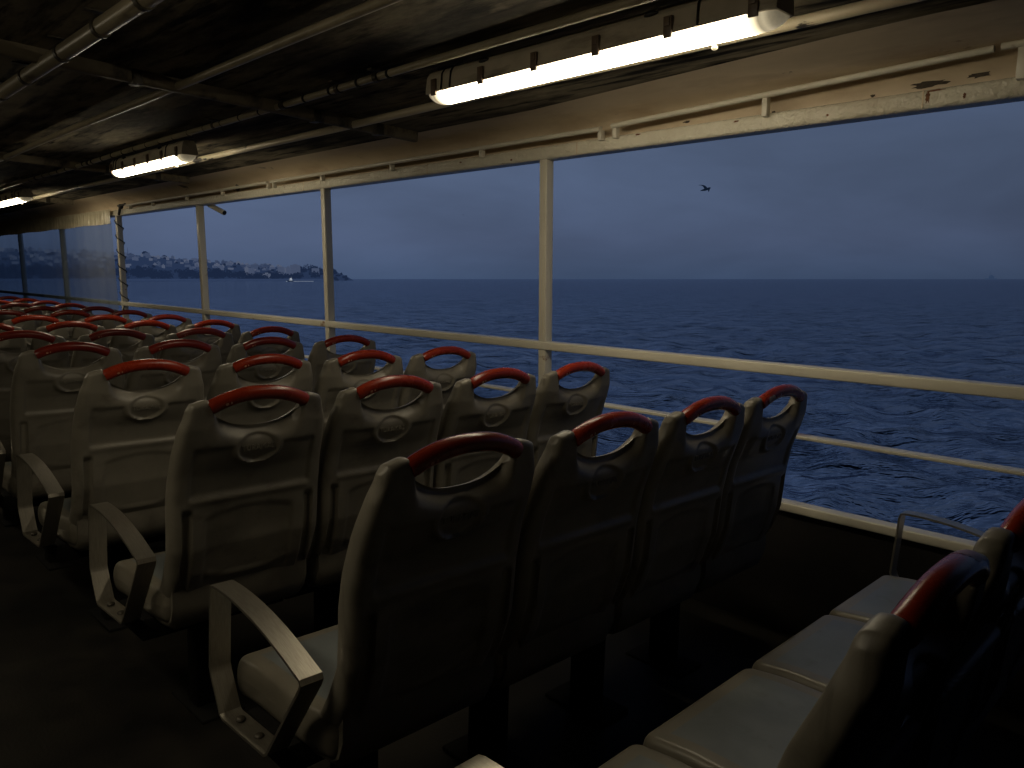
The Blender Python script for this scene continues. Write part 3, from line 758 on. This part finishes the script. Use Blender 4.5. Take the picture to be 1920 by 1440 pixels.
# ------------------------------------------------------------------ sea
def sea():
    az0 = math.radians(90 + 45)                      # view direction, measured from +x
    fine = np.radians(np.linspace(-40, 40, 860)); co1 = np.radians(np.linspace(-180, -40.8, 70)); co2 = np.radians(np.linspace(40.8, 180, 70))
    az = az0 + np.concatenate([co1, fine, co2[:-1]])
    r = [6.0]
    while r[-1] < 420: r.append(r[-1] * 1.0078)
    while r[-1] < 45000: r.append(r[-1] * 1.06)
    r = np.array(r)
    A, R_ = np.meshgrid(az, r)
    X = CW.x + R_ * np.cos(A); Y = CW.y + R_ * np.sin(A); Z = np.zeros_like(X); DX = np.zeros_like(X); DY = np.zeros_like(X)
    sp = R_ * .0078 * .9
    wd = math.radians(205)
    for k in range(84):
        lam = .35 * (7.5 / .35) ** rng.random(); th = wd + rng.normal(0, .62); kk = 2 * math.pi / lam
        a = .027 / kk * (1.35 if 1 < lam < 5 else .8)
        ph = rng.random() * 6.283; fade = np.clip((lam / sp - 2.5) / 3, 0, 1)
        arg = kk * (X * math.cos(th) + Y * math.sin(th)) + ph
        gust = 1 + .5 * np.sin(X * .021 * math.cos(th + 1) + Y * .017 + ph)
        Z += a * np.sin(arg) * fade * gust; q = .75
        DX += q * a * math.cos(th) * np.cos(arg) * fade; DY += q * a * math.sin(th) * np.cos(arg) * fade
    V = np.stack([X + DX, Y + DY, SEA + Z], -1).reshape(-1, 3)
    n, m = A.shape
    i = np.arange(n - 1)[:, None] * m + np.arange(m)[None, :]
    j = np.arange(n - 1)[:, None] * m + (np.arange(m)[None, :] + 1) % m
    Fq = np.stack([i, j, j + m, i + m], -1).reshape(-1, 4)
    me = bpy.data.meshes.new('sea')
    me.vertices.add(len(V)); me.vertices.foreach_set('co', V.astype(np.float32).ravel())
    me.loops.add(Fq.size); me.loops.foreach_set('vertex_index', Fq.astype(np.int32).ravel())
    me.polygons.add(len(Fq)); me.polygons.foreach_set('loop_start', np.arange(0, Fq.size, 4, dtype=np.int32)); me.polygons.foreach_set('loop_total', np.full(len(Fq), 4, dtype=np.int32))
    me.polygons.foreach_set('use_smooth', np.ones(len(Fq), dtype=bool))
    me.update(); me.validate()
    m_ = bpy.data.materials.new('sea_water'); m_.use_nodes = True
    nt = m_.node_tree; N = nt.nodes; L = nt.links; N.remove(N['Principled BSDF'])
    dif = N.new('ShaderNodeBsdfDiffuse'); dif.inputs['Color'].default_value = (.0024, .0085, .022, 1)
    glo = N.new('ShaderNodeBsdfGlossy'); glo.inputs['Color'].default_value = (.56, .63, .73, 1); glo.inputs['Roughness'].default_value = .12
    fr = N.new('ShaderNodeFresnel'); fr.inputs['IOR'].default_value = 1.33
    mx = N.new('ShaderNodeMixShader')
    g = N.new('ShaderNodeNewGeometry')
    m0 = N.new('ShaderNodeMapping'); m0.inputs['Rotation'].default_value = (0, 0, math.radians(-38))
    mp = N.new('ShaderNodeMapping'); mp.inputs['Scale'].default_value = (.42, 1, 1)
    L.new(g.outputs['Position'], m0.inputs['Vector']); L.new(m0.outputs[0], mp.inputs['Vector'])
    prev = None
    for sc_, st_, ds_, lo_, hi_ in ((.05, .4, 3.0, 0, 1), (.30, .75, 1.3, 0, 1), (.55, .75, .40, .50, .72), (1.5, .38, .08, .48, .74), (3.6, .12, .015, 0, 1)):
        n_ = N.new('ShaderNodeTexNoise'); n_.inputs['Scale'].default_value = sc_; n_.inputs['Detail'].default_value = 5; n_.inputs['Roughness'].default_value = .6
        n_.inputs['Distortion'].default_value = .5
        L.new(mp.outputs[0], n_.inputs['Vector'])
        rp_ = N.new('ShaderNodeMapRange'); rp_.interpolation_type = 'SMOOTHSTEP'; rp_.inputs['From Min'].default_value = lo_; rp_.inputs['From Max'].default_value = hi_
        L.new(n_.outputs['Fac'], rp_.inputs['Value'])
        b_ = N.new('ShaderNodeBump'); b_.inputs['Strength'].default_value = st_; b_.inputs['Distance'].default_value = ds_
        L.new(rp_.outputs[0], b_.inputs['Height'])
        if prev: L.new(prev.outputs[0], b_.inputs['Normal'])
        prev = b_
    for nd in (dif, glo, fr): L.new(prev.outputs[0], nd.inputs['Normal'])
    mr = N.new('ShaderNodeMapRange'); mr.inputs['To Min'].default_value = 0; mr.inputs['To Max'].default_value = .92
    L.new(fr.outputs[0], mr.inputs['Value']); L.new(mr.outputs[0], mx.inputs[0])
    L.new(dif.outputs[0], mx.inputs[1]); L.new(glo.outputs[0], mx.inputs[2]); L.new(mx.outputs[0], N['Material Output'].inputs['Surface'])
    o = link('sea', me, m_, ship=False); o['kind'] = 'structure'
sea()

# ------------------------------------------------------------------ far coast, bird, boats
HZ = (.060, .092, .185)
def hazy(name, base, k, emit):  # bluish emission puts distance haze into the surface colour
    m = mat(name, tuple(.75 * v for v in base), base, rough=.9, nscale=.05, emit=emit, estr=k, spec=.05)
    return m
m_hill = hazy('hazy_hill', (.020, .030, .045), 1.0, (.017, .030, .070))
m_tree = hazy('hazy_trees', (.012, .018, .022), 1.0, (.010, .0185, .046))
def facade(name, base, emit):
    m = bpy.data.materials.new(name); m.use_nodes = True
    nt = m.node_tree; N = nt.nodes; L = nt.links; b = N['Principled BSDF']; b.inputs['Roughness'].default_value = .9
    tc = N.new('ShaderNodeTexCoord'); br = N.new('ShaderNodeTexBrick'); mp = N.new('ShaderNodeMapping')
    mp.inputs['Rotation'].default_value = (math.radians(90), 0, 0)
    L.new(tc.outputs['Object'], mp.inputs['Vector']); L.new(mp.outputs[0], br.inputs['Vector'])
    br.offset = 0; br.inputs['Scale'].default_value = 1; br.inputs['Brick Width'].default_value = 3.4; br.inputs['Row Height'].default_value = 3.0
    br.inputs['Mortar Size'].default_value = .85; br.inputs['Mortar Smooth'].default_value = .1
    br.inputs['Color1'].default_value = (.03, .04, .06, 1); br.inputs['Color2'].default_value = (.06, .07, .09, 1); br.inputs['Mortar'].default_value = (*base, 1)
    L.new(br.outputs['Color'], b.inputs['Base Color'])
    b.inputs['Emission Color'].default_value = (*emit, 1); b.inputs['Emission Strength'].default_value = 1.0  # emission paints the distance haze over the facade
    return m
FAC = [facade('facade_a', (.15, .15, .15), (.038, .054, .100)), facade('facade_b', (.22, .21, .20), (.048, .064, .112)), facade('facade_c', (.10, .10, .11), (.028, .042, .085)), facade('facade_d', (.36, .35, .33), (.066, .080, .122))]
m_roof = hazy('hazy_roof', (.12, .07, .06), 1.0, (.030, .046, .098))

SKY_PX = [-260, -120, 0, 120, 240, 275, 310, 365, 405, 450, 500, 550, 600, 625, 640, 655, 670]
SKY_H = [60, 62, 60, 56, 50, 51, 46, 42, 37, 34, 30, 27, 25, 22, 15, 6, -4]       # pixels of land above the waterline
SHORE = 2500.
def land_h(px): return float(np.interp(px, SKY_PX, SKY_H)) * (SHORE / F)
def land(px, t):
    """t 0..1 from shore to ridge"""
    d = SHORE + 900 * t * (1 if px < 560 else max(.12, (672 - px) / 112 * 1.0))
    p, h = ground(px, d)
    hh = land_h(px) * .80 * (d / SHORE)
    p.z = SEA - 3 + (hh + 3) * (math.sin(min(t, 1) * math.pi / 2) ** .8) + 2.5 * math.sin(px * .31 + t * 9) * t
    if px > 600: p.z = min(p.z, SEA + hh)
    return p, h
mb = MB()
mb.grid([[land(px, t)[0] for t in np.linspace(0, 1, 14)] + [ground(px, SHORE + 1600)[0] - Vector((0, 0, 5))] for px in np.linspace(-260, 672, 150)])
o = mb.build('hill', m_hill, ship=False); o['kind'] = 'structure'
# quay line along the water
mb = MB()
pts = [ground(px, SHORE - 6)[0] for px in np.linspace(-260, 610, 60)]
mb.loft([[p + Vector((0, 0, -2)), p + Vector((0, 0, 5.5)), p + Vector((0, 8, 5.5)), p + Vector((0, 8, -2))] for p in pts])
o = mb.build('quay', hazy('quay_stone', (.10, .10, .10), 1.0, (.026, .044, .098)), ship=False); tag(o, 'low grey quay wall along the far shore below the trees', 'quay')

def block(px, t, wpx, hpx, m, label=None, z_add=0.0, name='apartment_block', group='apartment blocks on the far hillside'):
    p, h = land(px, t); sc = (Vector((p.x - CW.x, p.y - CW.y, 0)).length) / F
    w, hh, dp = wpx * sc, hpx * sc, wpx * sc * .7
    b = MB(); b.box(-w / 2, w / 2, -dp / 2, dp / 2, -14, hh)
    if random.random() < .6: b.box(-w * .18, w * .2, -dp * .2, dp * .2, hh, hh + 3.2)
    o = b.build(name, m, smooth=False, ship=False)
    yaw = math.atan2(h.y, h.x) - math.pi / 2 + random.uniform(-.25, .25)
    o.location = p + Vector((0, 0, z_add)); o.rotation_euler = (0, 0, yaw)
    tag(o, label or 'small pale apartment block among many on the hazy hillside across the water', 'building', None if label else group)
    return o
for i in range(292):
    px = random.uniform(-160, 560); t = random.uniform(.22, 1.0) ** .8
    w = random.uniform(3.5, 10); hpx = random.uniform(2.4, 5.2)
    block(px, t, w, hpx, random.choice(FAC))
for px, t, w, hp, mi, lab in [(463, .16, 6, 15, 3, 'tall pale tower block near the shore left of a white house'), (472, .2, 9, 13, 1, 'grey block beside the tall pale tower near the shore'),
                         (500, .10, 14, 8, 3, 'low white house with windows at the water edge across the bay'), (528, .2, 11, 16, 1, 'first slab block of the pair behind the trees left of the motorboat'),
                         (541, .2, 7, 16, 1, 'second slab block of the pair behind the trees above the motorboat'), (554, .2, 16, 20, 1, 'widest slab block with stacked floors above the motorboat'),
                         (592, .3, 13, 12, 1, 'lone square block on the wooded headland beside a window post'), (478, .5, 12, 8, 0, 'long dim block above the white house on the far shore')]:
    block(px, t, w, hp, FAC[mi], lab)
# minaret-like mast on the left
p, h = land(243, .9); b = MB(); b.tube([p, p + Vector((0, 0, 30))], [1.6, .6], 8); tag(b.build('mast', m_roof, ship=False), 'thin mast rising from the far hill skyline beside the rope post', 'mast')

def leaf_cloud(name, centres, m, size, n, seed):
    r_ = np.random.default_rng(seed); vs = []; fs = []
    for (cx, cy, cz, rx, rz) in centres:
        for _ in range(n):
            d = r_.normal(size=3); d /= np.linalg.norm(d); k = r_.random() ** .4
            c_ = np.array([cx + d[0] * rx * k, cy + d[1] * rx * k, cz + d[2] * rz * k])
            a = r_.normal(size=3); a /= np.linalg.norm(a); b_ = np.cross(a, r_.normal(size=3)); b_ /= np.linalg.norm(b_)
            s_ = size * (.6 + .8 * r_.random()); i0 = len(vs)
            for q in ((-1, -1), (1, -1), (1, 1), (-1, 1)): vs.append(c_ + a * q[0] * s_ + b_ * q[1] * s_)
            fs.append((i0, i0 + 1, i0 + 2, i0 + 3))
    me = bpy.data.meshes.new(name); me.from_pydata([tuple(v) for v in vs], [], fs)
    return link(name, me, m, ship=False)
cs = []
for i in range(330):
    px = random.uniform(-200, 655); t = random.uniform(.02, .20) if px < 560 else random.uniform(.02, .8)
    p, h = land(px, t); r_ = random.uniform(7, 15) if px < 600 else random.uniform(5, 8)
    if px > 630: r_ = 3.5
    cs.append((p.x, p.y, p.z + r_ * .5, r_ * 1.2, r_))
for i in range(60):
    px = random.uniform(-200, 520); t = random.uniform(.25, 1.0); p, h = land(px, t); r_ = random.uniform(3, 6)
    cs.append((p.x, p.y, p.z + r_ * .4, r_ * 1.3, r_))
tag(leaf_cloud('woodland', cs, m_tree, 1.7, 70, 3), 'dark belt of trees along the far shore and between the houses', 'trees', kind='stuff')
for px, t, r_, lab in [(406, .12, 19, 'big dark rounded tree by the far shore just right of the third post'), (358, .12, 14, 'dark pointed tree by the far shore left of the third post'), (262, .14, 14, 'dark bushy tree on the far shore near the rope post'), (275, 1.0, 11, 'broad tree on the hilltop skyline near the rope post'), (311, 1.0, 9, 'round tree on the hilltop skyline between two posts')]:
    p, h = land(px, t)
    tr = empty('tree', tuple(p), ship=False); tag(tr, lab, 'tree')
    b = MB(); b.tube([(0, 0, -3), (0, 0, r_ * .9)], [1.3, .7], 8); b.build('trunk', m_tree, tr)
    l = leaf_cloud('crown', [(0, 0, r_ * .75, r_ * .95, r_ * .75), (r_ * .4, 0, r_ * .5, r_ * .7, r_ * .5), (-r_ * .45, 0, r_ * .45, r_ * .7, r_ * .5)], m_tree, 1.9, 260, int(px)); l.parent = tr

# motorboat
p, h = ground(545, 1560); right = Vector((h.y, -h.x, 0))
bo = empty('motorboat', tuple(p + Vector((0, 0, .1))), (0, 0, math.atan2(right.y, right.x)), ship=False)
tag(bo, 'small white motorboat with dark hull trailing a wake before the far shore', 'boat')
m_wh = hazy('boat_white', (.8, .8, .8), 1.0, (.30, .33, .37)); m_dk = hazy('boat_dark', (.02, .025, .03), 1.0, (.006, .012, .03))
b = MB(); b.loft([[(-7.5, 0, 2.0), (-7.5, 0, 1.9), (-7.5, 0, 1.95)], [(-4, 1.6, 2.0), (-4, -1.6, 2.0), (-4, 0, -.4)], [(5, 2, 1.7), (5, -2, 1.7), (5, 0, -.5)]]); b.build('hull', m_dk, bo)
b = MB(); b.box(-3, 3, -1.4, 1.4, 1.9, 4.6, .4); b.box(-1.5, 2.2, -1.1, 1.1, 4.6, 6.6, .3); b.tube([(1, 0, 6.5), (1.4, 0, 9)], .15, 6); b.build('cabin', m_wh, bo)
b = MB(); b.box(-2.9, -1.0, -1.43, 1.43, 3.1, 4.0); b.build('window', m_dk, bo)
b = MB(); b.grid([[(5 + 38 * f, (-1 + 2 * g_) * (1.5 + 3 * f), .35 + .25 * math.sin(f * 40 + g_ * 5)) for g_ in (0, .25, .5, .75, 1)] for f in np.linspace(0, 1, 40)]); b.box(-8.5, -6.8, -1.2, 1.2, -.2, .8, .2); b.build('wake', m_wh, bo)
# hazy ship on the horizon
p, h = ground(1860, 9000); right = Vector((h.y, -h.x, 0))
sh = empty('ship', tuple(p + Vector((0, 0, 2))), (0, 0, math.atan2(right.y, right.x)), ship=False)
tag(sh, 'faint dark ship far off on the horizon at the right', 'ship')
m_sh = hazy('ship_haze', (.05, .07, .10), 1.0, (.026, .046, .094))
b = MB(); b.box(-62, 42, -9, 9, -4, 9, 2); b.build('hull', m_sh, sh)
b = MB(); b.box(-28, 18, -8, 8, 9, 32, 1); b.box(-16, 6, -6, 6, 32, 42, 1); b.build('superstructure', m_sh, sh)
b = MB(); b.tube([(-20, 0, 30), (-20, 0, 70)], 1.6, 6); b.build('mast', m_sh, sh)
# gulls
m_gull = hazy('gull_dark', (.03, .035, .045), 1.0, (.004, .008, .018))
def gull(px, py, dist, span, label, roll, yaw):
    d = wray(px, py); g_ = empty('gull', tuple(CW + d * dist), ship=False); tag(g_, label, 'bird')
    g_.rotation_euler = (math.radians(roll), math.radians(-16), math.radians(yaw))
    b = MB(); b.tube([(.30, 0, .0), (.24, 0, .02), (.10, 0, 0), (-.10, 0, 0), (-.25, 0, .01), (-.36, 0, .01)], [.012, .045, .07, .07, .04, .015], 10, ry=None); b.build('body', m_gull, g_)
    for sd in (-1, 1):
        b = MB(); P = []
        for f in np.linspace(0, 1, 9):
            y = sd * f * span / 2; zz = .16 * math.sin(f * 2.0) - .05 * f; ch = .19 * (1 - f) ** .6 + .015; sw = -.16 * f ** 2 + .05 * math.sin(f * 3.1)
            P.append([(sw + ch * .5, y, zz), (sw + ch * .1, y, zz + .012), (sw - ch * .5, y, zz - .004), (sw, y, zz - .008)])
        b.loft(P); b.build('wing', m_gull, g_)
gull(1324, 355, 48, 1.35, 'dark gull flying over the sea right of the nearest post', 24, 52)
gull(868, 403, 330, 1.2, 'tiny distant bird in the sky left of the nearest post', 20, 160)

# ------------------------------------------------------------------ sky and light
SUN_EL, SUN_AZ = math.radians(2.0), math.radians(230)
w = bpy.data.worlds.new('World'); S.world = w; w.use_nodes = True
nt = w.node_tree; N = nt.nodes; L = nt.links
bg = N['Background']; bg.inputs['Strength'].default_value = 1.0
sky = N.new('ShaderNodeTexSky'); sky.sky_type = 'NISHITA'; sky.sun_disc = False; sky.sun_elevation = SUN_EL; sky.sun_rotation = SUN_AZ
tc = N.new('ShaderNodeTexCoord'); sep = N.new('ShaderNodeSeparateXYZ'); L.new(tc.outputs['Generated'], sep.inputs[0])
rp = N.new('ShaderNodeValToRGB'); cr = rp.color_ramp
cr.elements[0].position = 0.0; cr.elements[0].color = (.050, .080, .150, 1)
cr.elements[1].position = 1.0; cr.elements[1].color = (.036, .060, .118, 1)
for pos, col in ((.05, (.068, .097, .175)), (.16, (.088, .124, .212)), (.28, (.074, .108, .202)), (.46, (.050, .076, .146))):
    e = cr.elements.new(pos); e.color = (*col, 1)
L.new(sep.outputs['Z'], rp.inputs['Fac'])
mp = N.new('ShaderNodeMapping'); mp.inputs['Scale'].default_value = (1, 1, 3.2); L.new(tc.outputs['Generated'], mp.inputs['Vector'])
nz = N.new('ShaderNodeTexNoise'); nz.inputs['Scale'].default_value = 3.2; nz.inputs['Detail'].default_value = 5; nz.inputs['Roughness'].default_value = .5; nz.inputs['Distortion'].default_value = .3
L.new(mp.outputs[0], nz.inputs['Vector'])
cl = N.new('ShaderNodeMapRange'); cl.inputs['From Min'].default_value = .3; cl.inputs['From Max'].default_value = .7; cl.inputs['To Min'].default_value = .81; cl.inputs['To Max'].default_value = 1.20
L.new(nz.outputs['Fac'], cl.inputs['Value'])
# the cloud deck is brighter towards the bow (left) and darkens aft (right)
dx = N.new('ShaderNodeMapRange'); dx.inputs['From Min'].default_value = -.95; dx.inputs['From Max'].default_value = .1; dx.inputs['To Min'].default_value = 1.05; dx.inputs['To Max'].default_value = .62
L.new(sep.outputs['X'], dx.inputs['Value'])
mu0 = N.new('ShaderNodeMath'); mu0.operation = 'MULTIPLY'; L.new(cl.outputs[0], mu0.inputs[0]); L.new(dx.outputs[0], mu0.inputs[1])
vm = N.new('ShaderNodeVectorMath'); vm.operation = 'SCALE'; L.new(rp.outputs['Color'], vm.inputs[0]); L.new(mu0.outputs[0], vm.inputs['Scale'])
sk = N.new('ShaderNodeVectorMath'); sk.operation = 'SCALE'; L.new(sky.outputs[0], sk.inputs[0]); sk.inputs['Scale'].default_value = .05
mx = N.new('ShaderNodeMix'); mx.data_type = 'RGBA'; mx.inputs[0].default_value = .96
L.new(sk.outputs[0], mx.inputs[6]); L.new(vm.outputs[0], mx.inputs[7]); L.new(mx.outputs[2], bg.inputs['Color'])

sl = bpy.data.lights.new('sun', 'SUN'); sl.energy = .05; sl.angle = math.radians(20); sl.color = (.8, .88, 1)
so = bpy.data.objects.new('sun', sl); COL.objects.link(so)
sd = Vector((math.sin(SUN_AZ) * math.cos(SUN_EL), math.cos(SUN_AZ) * math.cos(SUN_EL), math.sin(SUN_EL)))
so.rotation_euler = sd.to_track_quat('Z', 'Y').to_euler()

# ------------------------------------------------------------------ render settings
S.view_settings.view_transform = 'Standard'; S.view_settings.look = 'None'; S.view_settings.exposure = 0
cy = S.cycles
cy.use_denoising = True
cy.max_bounces = 6; cy.diffuse_bounces = 2; cy.glossy_bounces = 3; cy.transmission_bounces = 3; cy.transparent_max_bounces = 8
cy.sample_clamp_indirect = 4.0
cy.caustics_reflective = False; cy.caustics_refractive = False
